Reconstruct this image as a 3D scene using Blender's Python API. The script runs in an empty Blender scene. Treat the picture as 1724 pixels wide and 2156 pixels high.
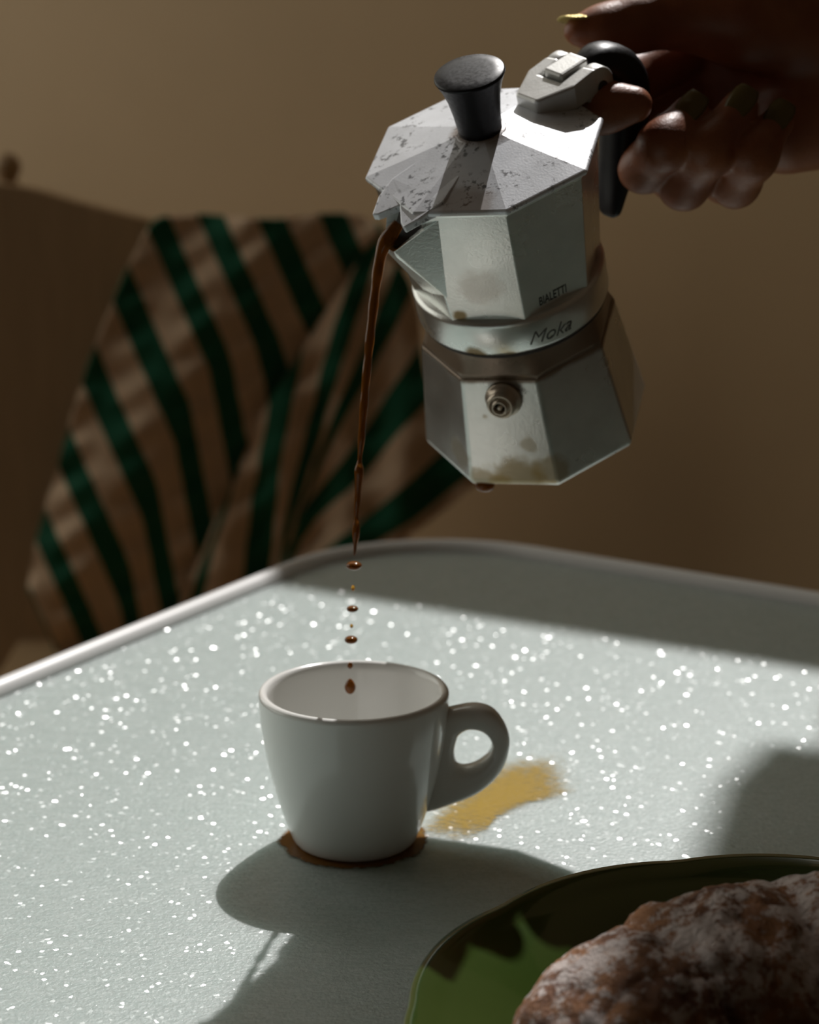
import bpy, bmesh, math, random
import numpy as np
from mathutils import Vector, Matrix, noise

random.seed(4)
scene = bpy.context.scene
COL = scene.collection
rad = math.radians

# ------------------------------------------------------------------ camera
FPX, CX, CY, PITCH = 4200.0, 862.0, 1078.0, rad(13.87)
CAM = Vector((0.01805543, -0.61529865, 0.26385509))
FW = Vector((0, math.cos(PITCH), -math.sin(PITCH)))
UP = Vector((0, math.sin(PITCH), math.cos(PITCH)))
RT = Vector((1, 0, 0))
cam_data = bpy.data.cameras.new('camera')
cam = bpy.data.objects.new('camera', cam_data)
COL.objects.link(cam)
cam.location = CAM
cam.rotation_euler = (math.pi / 2 - PITCH, 0, 0)
cam_data.sensor_fit = 'HORIZONTAL'
cam_data.sensor_width = 24.0
cam_data.lens = FPX / 1724 * 24.0
cam_data.clip_start = 0.02
cam_data.dof.use_dof = True
cam_data.dof.focus_distance = 0.575
cam_data.dof.aperture_fstop = 11.0
scene.camera = cam

# ------------------------------------------------------------------ world and sun
world = bpy.data.worlds.new('sky')
scene.world = world
world.use_nodes = True
bg = world.node_tree.nodes['Background']
bg.inputs['Color'].default_value = (1.0, 0.985, 0.89, 1)
bg.inputs['Strength'].default_value = 1.2
SUN_DIR = Vector((-0.22, -0.76, -1.0)).normalized()
sun_data = bpy.data.lights.new('sun', 'SUN')
sun_data.energy = 3.8
sun_data.angle = rad(0.6)
sun_data.color = (1.0, 0.97, 0.95)
sun = bpy.data.objects.new('sun', sun_data)
COL.objects.link(sun)
sun.location = (1, 4, 5)
sun.rotation_euler = SUN_DIR.to_track_quat('-Z', 'Y').to_euler()

vs = scene.view_settings
vs.view_transform = 'Standard'
vs.look = 'None'
vs.gamma = 1.0
vs.exposure = 0.0
vs.use_curve_mapping = False


# ------------------------------------------------------------------ helpers
def ray(px, py):
    return FW + RT * ((px - CX) / FPX) - UP * ((py - CY) / FPX)


def at_y(px, py, y):
    """point of the place seen at a photo pixel, on the upright plane at distance y"""
    r = ray(px, py)
    return CAM + r * ((y - CAM.y) / r.y)


def at_z(px, py, z=0.0):
    r = ray(px, py)
    return CAM + r * ((z - CAM.z) / r.z)


def link(name, me, mat=None, parent=None, smooth=False):
    if isinstance(me, bmesh.types.BMesh):
        m = bpy.data.meshes.new(name)
        bmesh.ops.recalc_face_normals(me, faces=me.faces)
        me.to_mesh(m)
        me.free()
        me = m
    o = bpy.data.objects.new(name, me)
    COL.objects.link(o)
    if mat:
        me.materials.append(mat)
    if parent:
        o.parent = parent
    if smooth:
        me.polygons.foreach_set('use_smooth', [True] * len(me.polygons))
    me.update()
    return o


def empty(name, loc=(0, 0, 0)):
    o = bpy.data.objects.new(name, None)
    COL.objects.link(o)
    o.location = loc
    o.empty_display_size = 0.02
    return o


def tag(o, label=None, cat=None, group=None, kind=None):
    if label: o['label'] = label
    if cat: o['category'] = cat
    if group: o['group'] = group
    if kind: o['kind'] = kind
    return o


def mesh_from(verts, faces):
    bm = bmesh.new()
    vv = [bm.verts.new(v) for v in verts]
    for f in faces:
        try:
            bm.faces.new([vv[i] for i in f])
        except ValueError:
            pass
    return bm


def box(bm, lo, hi, mat=None):
    r = bmesh.ops.create_cube(bm, size=1)
    for v in r['verts']:
        v.co = Vector([(lo[i] + hi[i]) / 2 + v.co[i] * (hi[i] - lo[i]) for i in range(3)])
        if mat: v.co = mat @ v.co
    return r['verts']


def rings(loops, cap0=True, cap1=True, close=True):
    """loft equal-length loops of points"""
    n = len(loops[0])
    verts = [p for l in loops for p in l]
    faces = []
    for k in range(len(loops) - 1):
        for i in range(n if close else n - 1):
            j = (i + 1) % n
            faces.append((k * n + i, k * n + j, (k + 1) * n + j, (k + 1) * n + i))
    if cap0: faces.append(tuple(range(n))[::-1])
    if cap1: faces.append(tuple((len(loops) - 1) * n + i for i in range(n)))
    return mesh_from(verts, faces)


def octo(r, z, n=8):
    return [Vector((r * math.cos(rad(22.5 + 45 * k)), r * math.sin(rad(22.5 + 45 * k)), z)) for k in range(8)]


def circle(r, z, n=48, wob=None):
    return [Vector(((r if wob is None else wob(2 * math.pi * k / n, r)) * math.cos(2 * math.pi * k / n),
                    (r if wob is None else wob(2 * math.pi * k / n, r)) * math.sin(2 * math.pi * k / n), z)) for k in range(n)]


def lathe(profile, n=64):
    """profile of (r, z); r = 0 ends are closed with a fan"""
    loops = [circle(max(r, 1e-5), z, n) for r, z in profile]
    return rings(loops, True, True)


def tube(points, radii, n=14, cap=True, flat=(1.0, 1.0), side=None):
    loops = []
    pts = [Vector(p) for p in points]
    for i, p in enumerate(pts):
        t = (pts[min(i + 1, len(pts) - 1)] - pts[max(i - 1, 0)]).normalized()
        a = Vector(side) if side else Vector((0, 1, 0))
        a = (a - t * a.dot(t))
        if a.length < 1e-4: a = Vector((1, 0, 0)) - t * t.x
        a.normalize()
        b = t.cross(a)
        loops.append([p + (a * math.cos(2 * math.pi * k / n) * flat[0] + b * math.sin(2 * math.pi * k / n) * flat[1]) * radii[i] for k in range(n)])
    return rings(loops, cap, cap)


def smooth_line(pts, per=6):
    """Catmull-Rom through tuples of any length"""
    P = [np.array(p, float) for p in pts]
    out = []
    for i in range(len(P) - 1):
        p0, p1, p2, p3 = P[max(i - 1, 0)], P[i], P[i + 1], P[min(i + 2, len(P) - 1)]
        for k in range(per):
            t = k / per
            out.append(0.5 * ((2 * p1) + (-p0 + p2) * t + (2 * p0 - 5 * p1 + 4 * p2 - p3) * t * t + (-p0 + 3 * p1 - 3 * p2 + p3) * t ** 3))
    out.append(P[-1])
    return out


def bevel(o, w, seg=2, ang=30):
    m = o.modifiers.new('bevel', 'BEVEL')
    m.width = w
    m.segments = seg
    m.limit_method = 'ANGLE'
    m.angle_limit = rad(ang)
    m.harden_normals = False
    return o


# ------------------------------------------------------------------ materials
class Mat:
    def __init__(self, name, color=(0.5, 0.5, 0.5), rough=0.5, metal=0.0, **kw):
        self.m = bpy.data.materials.new(name)
        self.m.use_nodes = True
        self.nt = self.m.node_tree
        self.b = self.nt.nodes['Principled BSDF']
        self.set('Base Color', (*color, 1))
        self.set('Roughness', rough)
        self.set('Metallic', metal)
        for k, v in kw.items(): self.set(k.replace('_', ' '), v)
        self.tc = None

    def set(self, k, v):
        if hasattr(v, 'is_output'):
            self.nt.links.new(v, self.b.inputs[k])
        else:
            self.b.inputs[k].default_value = v

    def node(self, t, **kw):
        n = self.nt.nodes.new(t)
        for k, v in kw.items():
            if k in n.inputs.keys() or k.replace('_', ' ') in n.inputs.keys():
                key = k if k in n.inputs.keys() else k.replace('_', ' ')
                if hasattr(v, 'is_output'): self.nt.links.new(v, n.inputs[key])
                else: n.inputs[key].default_value = v
            else:
                setattr(n, k, v)
        return n

    def coord(self, which='Object'):
        if not self.tc: self.tc = self.nt.nodes.new('ShaderNodeTexCoord')
        return self.tc.outputs[which]

    def mapping(self, scale=(1, 1, 1), loc=(0, 0, 0), which='Object'):
        n = self.node('ShaderNodeMapping', Vector=self.coord(which))
        n.inputs['Scale'].default_value = scale
        n.inputs['Location'].default_value = loc
        return n.outputs[0]

    def noise(self, scale, detail=3, rough=0.55, vec=None, which='Object'):
        n = self.node('ShaderNodeTexNoise', Vector=vec or self.coord(which))
        n.inputs['Scale'].default_value = scale
        n.inputs['Detail'].default_value = detail
        n.inputs['Roughness'].default_value = rough
        return n.outputs['Fac']

    def voronoi(self, scale, vec=None, feature='F1', out='Distance'):
        n = self.node('ShaderNodeTexVoronoi', Vector=vec or self.coord())
        n.feature = feature
        n.inputs['Scale'].default_value = scale
        return n.outputs[out]

    def ramp(self, fac, lo, hi, v0=0.0, v1=1.0):
        n = self.node('ShaderNodeMapRange', Value=fac)
        n.interpolation_type = 'SMOOTHSTEP'
        n.inputs['From Min'].default_value = lo
        n.inputs['From Max'].default_value = hi
        n.inputs['To Min'].default_value = v0
        n.inputs['To Max'].default_value = v1
        return n.outputs[0]

    def math(self, op, a, b=0.0, c=None):
        n = self.nt.nodes.new('ShaderNodeMath')
        n.operation = op
        for i, v in enumerate((a, b) if c is None else (a, b, c)):
            if hasattr(v, 'is_output'): self.nt.links.new(v, n.inputs[i])
            else: n.inputs[i].default_value = v
        return n.outputs[0]

    def mix(self, fac, a, b):
        n = self.nt.nodes.new('ShaderNodeMix')
        n.data_type = 'RGBA'
        for key, v in ((0, fac), (6, a), (7, b)):
            if hasattr(v, 'is_output'): self.nt.links.new(v, n.inputs[key])
            elif key == 0: n.inputs[0].default_value = v
            else: n.inputs[key].default_value = (*v, 1)
        return n.outputs[2]

    def bump(self, h, strength=0.3, dist=0.001, normal=None):
        n = self.node('ShaderNodeBump', Height=h)
        n.inputs['Strength'].default_value = strength
        n.inputs['Distance'].default_value = dist
        if normal: self.nt.links.new(normal, n.inputs['Normal'])
        return n.outputs[0]

    def sep(self, which='Object'):
        n = self.node('ShaderNodeSeparateXYZ', Vector=self.coord(which))
        return n.outputs

    def spot(self, c, r0, r1, wob=0.0, scale=200):
        """1 inside a blot around point c (object coordinates), ragged edge"""
        n = self.node('ShaderNodeVectorMath')
        n.operation = 'DISTANCE'
        self.nt.links.new(self.coord(), n.inputs[0])
        n.inputs[1].default_value = c
        d = n.outputs['Value']
        if wob:
            d = self.math('ADD', d, self.math('MULTIPLY', self.math('SUBTRACT', self.noise(scale, 3), 0.5), wob))
        return self.ramp(d, r0, r1, 1.0, 0.0)


# walls: dull olive-brown plaster
mw = Mat('brown_plaster', (0.42, 0.335, 0.225), 0.62)
mw.set('Base Color', mw.mix(mw.ramp(mw.noise(2.2, 4), 0.3, 0.7), (0.57, 0.395, 0.215), (0.63, 0.44, 0.245)))
mw.set('Normal', mw.bump(mw.noise(90, 4), 0.15, 0.002))
M_WALL = mw.m
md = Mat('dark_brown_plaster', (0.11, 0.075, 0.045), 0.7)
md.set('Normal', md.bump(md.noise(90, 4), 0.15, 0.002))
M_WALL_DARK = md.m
mf = Mat('brown_floor', (0.13, 0.085, 0.05), 0.45)
mf.set('Base Color', mf.mix(mf.noise(6, 5), (0.10, 0.062, 0.035), (0.17, 0.115, 0.07)))
M_FLOOR = mf.m
M_WHITE_PAINT = Mat('white_window_paint', (0.6, 0.58, 0.54), 0.45).m

# patterned frosted glass
mg = Mat('pebbled_frosted_glass', (0.47, 0.57, 0.54), 0.42)
mg.set('Specular IOR Level', 0.85)
streak = mg.noise(140, 3, 0.6, mg.mapping((1.0, 4.5, 1.0)))
mg.set('Base Color', mg.mix(mg.ramp(streak, 0.25, 0.75), (0.335, 0.415, 0.395), (0.395, 0.475, 0.455)))
cell = mg.node('ShaderNodeTexVoronoi', Vector=mg.mapping((1, 1, 0.02)))
cell.inputs['Scale'].default_value = 860
# every pebble of the pressed glass has its own tilt
tilt = mg.node('ShaderNodeVectorMath', operation='MULTIPLY_ADD')
mg.nt.links.new(cell.outputs['Color'], tilt.inputs[0])
tilt.inputs[1].default_value = (0.80, 0.80, 0.0)
tilt.inputs[2].default_value = (-0.40, -0.40, 1.0)
peb = mg.node('ShaderNodeVectorMath', operation='NORMALIZE')
mg.nt.links.new(tilt.outputs[0], peb.inputs[0])
mg.set('Normal', mg.bump(mg.noise(700, 3), 0.35, 0.0008))
mg.set('Coat Weight', 0.26)
mg.set('Subsurface Weight', 0.6)
mg.set('Subsurface Radius', (1.0, 1.25, 1.2))
mg.set('Subsurface Scale', 0.025)
mg.set('Coat Roughness', 0.15)
mg.set('Coat Normal', peb.outputs[0])
M_GLASS = mg.m
M_RIM = Mat('white_enamel_rim', (0.72, 0.72, 0.71), 0.35).m

# aluminium of the coffee maker
def aluminium(name, stains=(), pits=0.0, brown=None, base=(0.52, 0.52, 0.50), rough=0.36, metal=0.94):
    m = Mat(name, base, rough, metal)
    tone = m.mix(m.ramp(m.noise(70, 4), 0.3, 0.7), tuple(c * 0.93 for c in base), tuple(min(1, c * 1.06) for c in base))
    rgh = m.ramp(m.noise(60, 3), 0.2, 0.8, rough - 0.02, rough + 0.05)
    mm = None
    if pits:
        p = m.math('MULTIPLY', m.ramp(m.noise(400, 5, 0.72), 0.53, 0.60), m.ramp(m.noise(75, 3, 0.6), 0.56 - pits * 0.1, 0.66 - pits * 0.1))
        tone = m.mix(m.math('MULTIPLY', p, 0.85), tone, (0.07, 0.07, 0.075))
        mm = p
    for fac_fn, colr in stains:
        f = fac_fn(m)
        tone = m.mix(f, tone, colr)
        mm = f if mm is None else m.math('MAXIMUM', mm, f)
    m.set('Base Color', tone)
    m.set('Roughness', rgh)
    if mm is not None:
        m.set('Metallic', m.math('MULTIPLY', m.math('SUBTRACT', 1.0, m.math('MULTIPLY', mm, 0.75)), metal))
    m.set('Normal', m.bump(m.noise(1400, 2), 0.12, 0.0004))
    return m.m


def near_z(lo, hi, soft=0.004, amount=1.0, scale=120):
    def f(m):
        z = m.sep()[2]
        zz = m.math('ADD', z, m.math('MULTIPLY', m.math('SUBTRACT', m.noise(scale, 3), 0.5), soft * 3))
        a = m.ramp(zz, lo - soft, lo + soft)
        b = m.ramp(zz, hi - soft, hi + soft, 1.0, 0.0)
        return m.math('MULTIPLY', m.math('MULTIPLY', a, b), amount)
    return f


def blot(c, r, amount=0.8, wob=0.006, scale=220):
    return lambda m: m.math('MULTIPLY', m.spot(c, r * 0.6, r * 1.1, wob, scale), amount)


STAIN = (0.27, 0.17, 0.025)
DARKSTAIN = (0.07, 0.035, 0.012)
f45 = (math.cos(rad(45)), math.sin(rad(45)))
M_BOILER = aluminium('stained_boiler_aluminium', [
    (near_z(0.0395, 0.060, 0.0008, 0.85), (0.15, 0.075, 0.025)),
    (blot((f45[0] * 0.035 - 0.001, f45[1] * 0.035 + 0.001, 0.003), 0.0105, 0.7, 0.010, 130), STAIN),
    (blot((f45[0] * 0.035 + 0.006, f45[1] * 0.035 - 0.006, 0.001), 0.0080, 0.6, 0.010, 170), STAIN),
    (blot((f45[0] * 0.033 - 0.0045, f45[1] * 0.033 + 0.0045, 0.017), 0.0030, 0.4, 0.006, 150), STAIN),
    (blot((f45[0] * 0.034 - 0.009, f45[1] * 0.034 + 0.009, 0.007), 0.0065, 0.6), STAIN),
    (blot((f45[0] * 0.034 + 0.008, f45[1] * 0.034 - 0.016, 0.010), 0.0065, 0.6), (0.21, 0.14, 0.05)),
    (blot((f45[0] * 0.0315 - 0.0015, f45[1] * 0.0315 + 0.0015, 0.0365), 0.0064, 0.95, 0.003, 400), DARKSTAIN),
    (blot((f45[0] * 0.033 + 0.0045, f45[1] * 0.033 - 0.0045, 0.0275), 0.0017, 0.9, 0.0015), STAIN),
], base=(0.62, 0.63, 0.60), rough=0.28)
M_UPPER = aluminium('brushed_upper_aluminium', [
    (blot((f45[0] * 0.029 + 0.006, f45[1] * 0.029 - 0.006, 0.0645), 0.0028, 0.9, 0.002), (0.25, 0.15, 0.02)),
    (blot((f45[0] * 0.031, f45[1] * 0.031, 0.076), 0.008, 0.22), (0.40, 0.26, 0.17)),
], base=(0.68, 0.70, 0.67), rough=0.27)
M_COLLAR = aluminium('collar_aluminium', [
    (blot((f45[0] * 0.031 + 0.004, f45[1] * 0.031 - 0.004, 0.0505), 0.0042, 0.95, 0.002), (0.22, 0.12, 0.015)),
    (blot((f45[0] * 0.031 - 0.004, f45[1] * 0.031 + 0.004, 0.0500), 0.0028, 0.8, 0.002), (0.25, 0.15, 0.02)),
], base=(0.72, 0.73, 0.70), rough=0.28)
M_LID = aluminium('pitted_lid_aluminium', [
    (blot((0.0, 0.0, 0.1125), 0.0098, 0.8, 0.004), (0.15, 0.08, 0.035)),
    (blot((0.022, 0.024, 0.108), 0.0095, 0.5, 0.006), (0.22, 0.13, 0.06)),
], pits=1.0, base=(0.76, 0.78, 0.82), rough=0.34, metal=0.2)
M_HINGE = aluminium('hinge_metal', base=(0.62, 0.62, 0.60), rough=0.4, metal=0.6)
mk = Mat('black_plastic', (0.004, 0.004, 0.006), 0.38)
mk.set('Specular IOR Level', 0.35)
mk.set('Roughness', mk.ramp(mk.noise(900, 3), 0.3, 0.7, 0.34, 0.48))
M_BLACK = mk.m
M_PRINT = Mat('black_print', (0.01, 0.008, 0.006), 0.6).m
M_PRINT_GREY = Mat('worn_grey_print', (0.10, 0.095, 0.085), 0.6).m
M_BRASS = aluminium('stained_brass', [(near_z(-1, 1, 0.1, 0.35), (0.16, 0.09, 0.03))], base=(0.70, 0.62, 0.52), rough=0.3)
M_DARK = Mat('dark_hole', (0.02, 0.012, 0.006), 0.6).m
M_GASKET = Mat('dark_rubber', (0.03, 0.02, 0.015), 0.7).m

mc = Mat('brewed_coffee', (0.26, 0.085, 0.012), 0.08)
mc.set('Transmission Weight', 0.55)
mc.set('IOR', 1.33)
M_COFFEE = mc.m
mc2 = Mat('clear_amber_coffee', (0.75, 0.40, 0.06), 0.05)
mc2.set('Transmission Weight', 0.8)
mc2.set('IOR', 1.33)
M_AMBER = mc2.m

mp = Mat('white_porcelain', (0.85, 0.85, 0.82), 0.16)
mp.set('Coat Weight', 0.3)
mp.set('Coat Roughness', 0.05)
M_PORCELAIN = mp.m

mpl = Mat('green_glaze', (0.055, 0.115, 0.018), 0.12)
mpl.set('Base Color', mpl.mix(mpl.noise(35, 3), (0.022, 0.042, 0.007), (0.030, 0.055, 0.010)))
mpl.set('Coat Weight', 0.6)
mpl.set('Coat Roughness', 0.03)
M_GREEN = mpl.m

# croissant crust under icing sugar
mb = Mat('sugared_crust', (0.30, 0.12, 0.04), 0.65)
crust = mb.mix(mb.ramp(mb.noise(70, 5, 0.6), 0.3, 0.7), (0.13, 0.040, 0.012), (0.36, 0.15, 0.05))
geo = mb.node('ShaderNodeNewGeometry')
nz = mb.node('ShaderNodeSeparateXYZ', Vector=geo.outputs['Normal']).outputs[2]
flake = mb.ramp(mb.math('ADD', mb.noise(260, 5, 0.7), mb.math('MULTIPLY', mb.noise(45, 3), 0.7)), 0.78, 0.93)
sug = mb.math('MULTIPLY', flake, mb.ramp(nz, -0.1, 0.6))
mb.set('Base Color', mb.mix(mb.math('MULTIPLY', sug, 0.85), crust, (0.70, 0.62, 0.59)))
mb.set('Normal', mb.bump(mb.math('ADD', mb.noise(230, 6, 0.7), mb.math('MULTIPLY', mb.noise(900, 3), 0.35)), 0.9, 0.004))
mb.set('Subsurface Weight', 0.0)
M_CRUST = mb.m

ms = Mat('skin', (0.36, 0.15, 0.085), 0.42)
ms.set('Base Color', ms.mix(ms.ramp(ms.noise(55, 4), 0.3, 0.7), (0.24, 0.070, 0.026), (0.31, 0.108, 0.045)))
ms.set('Subsurface Weight', 0.15)
ms.set('Subsurface Radius', (0.006, 0.0025, 0.0012))
ms.set('Normal', ms.bump(ms.math('ADD', ms.noise(420, 3), ms.noise(1500, 2)), 0.25, 0.0006))
M_SKIN = ms.m
mn = Mat('gold_glitter_polish', (0.55, 0.44, 0.16), 0.3, 0.7)
mn.set('Normal', mn.bump(mn.voronoi(1800), 0.6, 0.0004))
M_NAIL = mn.m
M_NAIL_DULL = Mat('olive_polish', (0.13, 0.095, 0.03), 0.35, 0.2).m

# striped cloth: u across the stripes, v along them
mst = Mat('green_beige_stripes', (0.5, 0.4, 0.28), 0.9)
uv = mst.node('ShaderNodeSeparateXYZ', Vector=mst.coord('UV')).outputs
wave = mst.math('ABSOLUTE', mst.math('SUBTRACT', mst.math('FRACT', mst.math('ADD', uv[0], 0.5)), 0.5))
green = mst.ramp(wave, 0.225, 0.25, 1.0, 0.0)
mst.set('Base Color', mst.mix(green, (0.78, 0.57, 0.38), (0.005, 0.11, 0.052)))
mst.set('Normal', mst.bump(mst.noise(60, 3), 0.4, 0.004))
mst.set('Sheen Weight', 0.1)
M_STRIPE = mst.m
mwd = Mat('dark_brown_wood', (0.15, 0.10, 0.055), 0.6)
mwd.set('Base Color', mwd.mix(mwd.noise(20, 4, 0.6, mwd.mapping((6, 6, 0.6))), (0.36, 0.235, 0.12), (0.50, 0.335, 0.18)))
M_WOOD = mwd.m

# spilt coffee: film with ragged wet streaks
def film(name, color, scale, lo, hi, stretch, rough=0.25, top=1.0):
    m = Mat(name, color, rough)
    m.set('Specular IOR Level', 0.12)
    n = m.noise(scale, 4, 0.65, m.mapping(stretch))
    edge = m.node('ShaderNodeSeparateXYZ', Vector=m.coord('UV')).outputs[0]
    a = m.ramp(m.math('ADD', n, m.math('MULTIPLY', edge, 0.55)), lo, hi)
    m.set('Alpha', m.math('MULTIPLY', a, top))
    m.set('Normal', m.bump(n, 0.5, 0.0006))
    return m.m


M_SPILL = film('thin_coffee_film', (0.36, 0.225, 0.010), 260, 0.62, 1.0, (1, 4.5, 1), rough=0.4, top=0.9)
M_RING = film('dried_coffee_edge', (0.17, 0.075, 0.016), 260, 0.50, 0.85, (1, 1, 1))

# ------------------------------------------------------------------ room
U = Vector((0.875, -0.485, 0)).normalized()        # along the back wall
N = Vector((U.y, -U.x, 0)) * -1                     # away from the table
if N.y < 0: N = -N
SILL = Vector((0.344, 1.1925, 0))                    # inner face of the back wall
FLOOR_Z = -0.74
ROOM_H = 2.75
wall_mat = Matrix.Translation(SILL) @ Matrix(((U.x, N.x, 0), (U.y, N.y, 0), (0, 0, 1))).to_4x4()
W0, W1, Z0, Z1 = -1.55, 0.148, 1.25, 2.66            # window opening
bm = bmesh.new()
for lo, hi in (((-2.02, 0, FLOOR_Z), (1.15, 0.22, Z0)), ((-2.02, 0, Z0), (W0, 0.22, ROOM_H)),
               ((W1, 0, Z0), (1.15, 0.22, ROOM_H)), ((W0, 0, Z1), (W1, 0.22, ROOM_H))):
    box(bm, lo, hi, wall_mat)
tag(link('wall_back', bm, M_WALL), kind='structure')
bm = bmesh.new()
box(bm, (-2.1, -3.6, FLOOR_Z - 0.06), (1.25, 0.3, FLOOR_Z), wall_mat)
tag(link('floor', bm, M_FLOOR), kind='structure')
bm = bmesh.new()
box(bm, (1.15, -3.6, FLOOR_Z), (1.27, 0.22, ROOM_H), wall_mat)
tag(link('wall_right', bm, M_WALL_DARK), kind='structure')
bm = bmesh.new()
for lo, hi in (((-2.02, -3.6, FLOOR_Z), (-1.9, -2.5, ROOM_H)), ((-2.02, -0.10, FLOOR_Z), (-1.9, 0.22, ROOM_H)),
               ((-2.02, -2.5, 2.5), (-1.9, -0.10, ROOM_H)), ((-2.02, -2.5, FLOOR_Z), (-1.9, -0.10, -0.1))):
    box(bm, lo, hi, wall_mat)
tag(link('wall_left', bm, M_WALL), kind='structure')
bm = bmesh.new()  # unseen window, added and sized to let sky fill in from the left
for lo, hi in (((-1.99, -2.5, -0.1), (-1.93, -2.44, 2.5)), ((-1.99, -0.16, -0.1), (-1.93, -0.10, 2.5)), ((-1.99, -1.32, -0.1), (-1.93, -1.28, 2.5)),
               ((-1.99, -2.5, 2.44), (-1.93, -0.10, 2.5)), ((-1.99, -2.5, -0.1), (-1.93, -0.10, -0.04))):
    box(bm, lo, hi, wall_mat)
tag(link('fill_window', bm, M_WHITE_PAINT), kind='structure')
bm = bmesh.new()
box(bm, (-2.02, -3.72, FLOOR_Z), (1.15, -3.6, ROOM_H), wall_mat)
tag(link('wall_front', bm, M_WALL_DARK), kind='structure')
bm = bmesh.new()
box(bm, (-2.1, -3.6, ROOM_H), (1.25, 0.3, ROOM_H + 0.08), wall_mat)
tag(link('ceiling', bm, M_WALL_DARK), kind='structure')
bm = bmesh.new()
for lo, hi in (((W0, 0.10, Z0), (W0 + 0.05, 0.16, Z1)), ((W1 - 0.03, 0.13, Z0), (W1, 0.19, Z1)),
               ((W0, 0.10, Z1 - 0.05), (W1, 0.16, Z1)), ((W0, 0.13, Z0), (W1, 0.19, Z0 + 0.03))):
    box(bm, lo, hi, wall_mat)
box(bm, (W1 - 0.034, 0.0, 1.43), (W1, 0.05, Z1), wall_mat)  # unseen strip, added to step the right edge of the sun patch
tag(link('window_1', bm, M_WHITE_PAINT), kind='structure')

# ------------------------------------------------------------------ table
TL = Vector((0.512, 0.859, 0)).normalized()          # left edge, towards the far corner
TR = Vector((0.837, -0.547, 0)).normalized()
TC = Vector((0.0043, 0.417, 0))                      # far corner before rounding
LEN_L, LEN_R, RC = 0.80, 0.52, 0.095


def table_outline(inset=0.0, z=0.0, seg=12):
    c = [TC, TC + TR * LEN_R, TC + TR * LEN_R - TL * LEN_L, TC - TL * LEN_L]
    pts = []
    r = RC - inset
    ax = [(-TR, TL), (TL, TR), (TR, -TL), (-TL, -TR)]
    for (p, (a, b)) in zip(c, ax):
        # a: the direction in which the arc starts, b: where it ends, seen from the arc centre
        inward = (-(a + b))
        o = p + inward * RC
        for k in range(seg + 1):
            t = math.pi / 2 * k / seg
            d = a * math.cos(t) + b * math.sin(t)
            pts.append(o + d * r + Vector((0, 0, z)))
    return pts


table = empty('glass_table', TC - TL * LEN_L / 2 + TR * LEN_R / 2 + Vector((0, 0, FLOOR_Z)))
tag(table, 'square table with rippled frosted glass top and rounded white metal rim', 'table')
TB = table.location.copy()


def tlink(name, bm, mat, smooth=False):
    bmesh.ops.translate(bm, verts=bm.verts, vec=-TB)
    return link(name, bm, mat, table, smooth)


tlink('glass_panel', rings([table_outline(0.004, -0.006), table_outline(0.004, 0.0)]), M_GLASS)
# rim: rounded section swept round the outline (inset, z)
prof = []
for k in range(13):
    a = math.pi * k / 12
    prof.append((0.0005 + 0.0055 - 0.0060 * math.cos(a), -0.001 + 0.0062 * math.sin(a)))
prof += [(0.012, -0.006), (0.011, -0.018), (0.001, -0.018), (-0.0005, -0.006)]
loops = [table_outline(i, z) for i, z in prof]
bm = rings(loops + [loops[0]], False, False)
bmesh.ops.remove_doubles(bm, verts=bm.verts, dist=1e-6)
tlink('rim', bm, M_RIM, True)
for i, (a, b) in enumerate(((0.12, 0.12), (0.12, 0.88), (0.88, 0.12), (0.88, 0.88))):
    p = TC + TR * LEN_R * a - TL * LEN_L * b
    bm = tube([p + Vector((0, 0, -0.017)), p + Vector((0, 0, FLOOR_Z))], [0.014, 0.011], 16, side=(1, 0, 0))
    tlink('leg', bm, M_RIM, True)

# ------------------------------------------------------------------ espresso cup
cup = empty('espresso_cup', (0, 0, 0.0006))
tag(cup, 'thick white porcelain espresso cup standing under the pouring coffee', 'cup')
outer = smooth_line([(0.0190, 0.0), (0.0203, 0.0012), (0.0225, 0.0065), (0.0252, 0.0150), (0.0282, 0.0270), (0.0301, 0.0385),
                     (0.0308, 0.0460), (0.0310, 0.0500)], 4)
lip = [(0.0310 + 0.0, 0.0505), (0.0308, 0.0514), (0.0302, 0.0520), (0.0294, 0.0522), (0.0286, 0.0518), (0.0281, 0.0510)]
inner = smooth_line([(0.0278, 0.0495), (0.0275, 0.043), (0.0266, 0.034), (0.0240, 0.023), (0.0195, 0.0130), (0.012, 0.0085), (0.0005, 0.0075)], 4)
prof = [(0.0005, 0.0015), (0.0165, 0.0015), (0.0175, 0.0)] + [tuple(p) for p in outer] + lip + [tuple(p) for p in inner]
link('bowl', lathe(prof, 96), M_PORCELAIN, cup, True)
# handle: an ear round a small eye, in the upright plane through the cup
eye = [(965, 1545), (985, 1533), (1015, 1538), (1033, 1558), (1030, 1583), (1005, 1604), (978, 1611), (961, 1602), (957, 1575)]
ear = [(905, 1500), (950, 1490), (1000, 1482), (1040, 1494), (1066, 1528), (1073, 1566), (1055, 1620), (1010, 1664), (950, 1690), (880, 1706), (885, 1640), (895, 1570)]


def polar(pts, c, n):
    """radius of a closed outline about c in n directions"""
    P = [np.array(p, float) for p in smooth_line(pts + [pts[0]], 5)[:-1]]
    out = []
    for k in range(n):
        a = 2 * math.pi * k / n
        d = np.array((math.cos(a), math.sin(a)))
        best = None
        for i in range(len(P)):
            p, q = P[i] - c, P[(i + 1) % len(P)] - c
            den = d[0] * (q - p)[1] - d[1] * (q - p)[0]
            if abs(den) < 1e-9: continue
            s = (p[0] * (q - p)[1] - p[1] * (q - p)[0]) / den
            t = (p[0] * d[1] - p[1] * d[0]) / den
            if s > 0 and -1e-6 <= t <= 1.000001: best = s if best is None else max(best, s)
        out.append(best)
    return out


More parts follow.
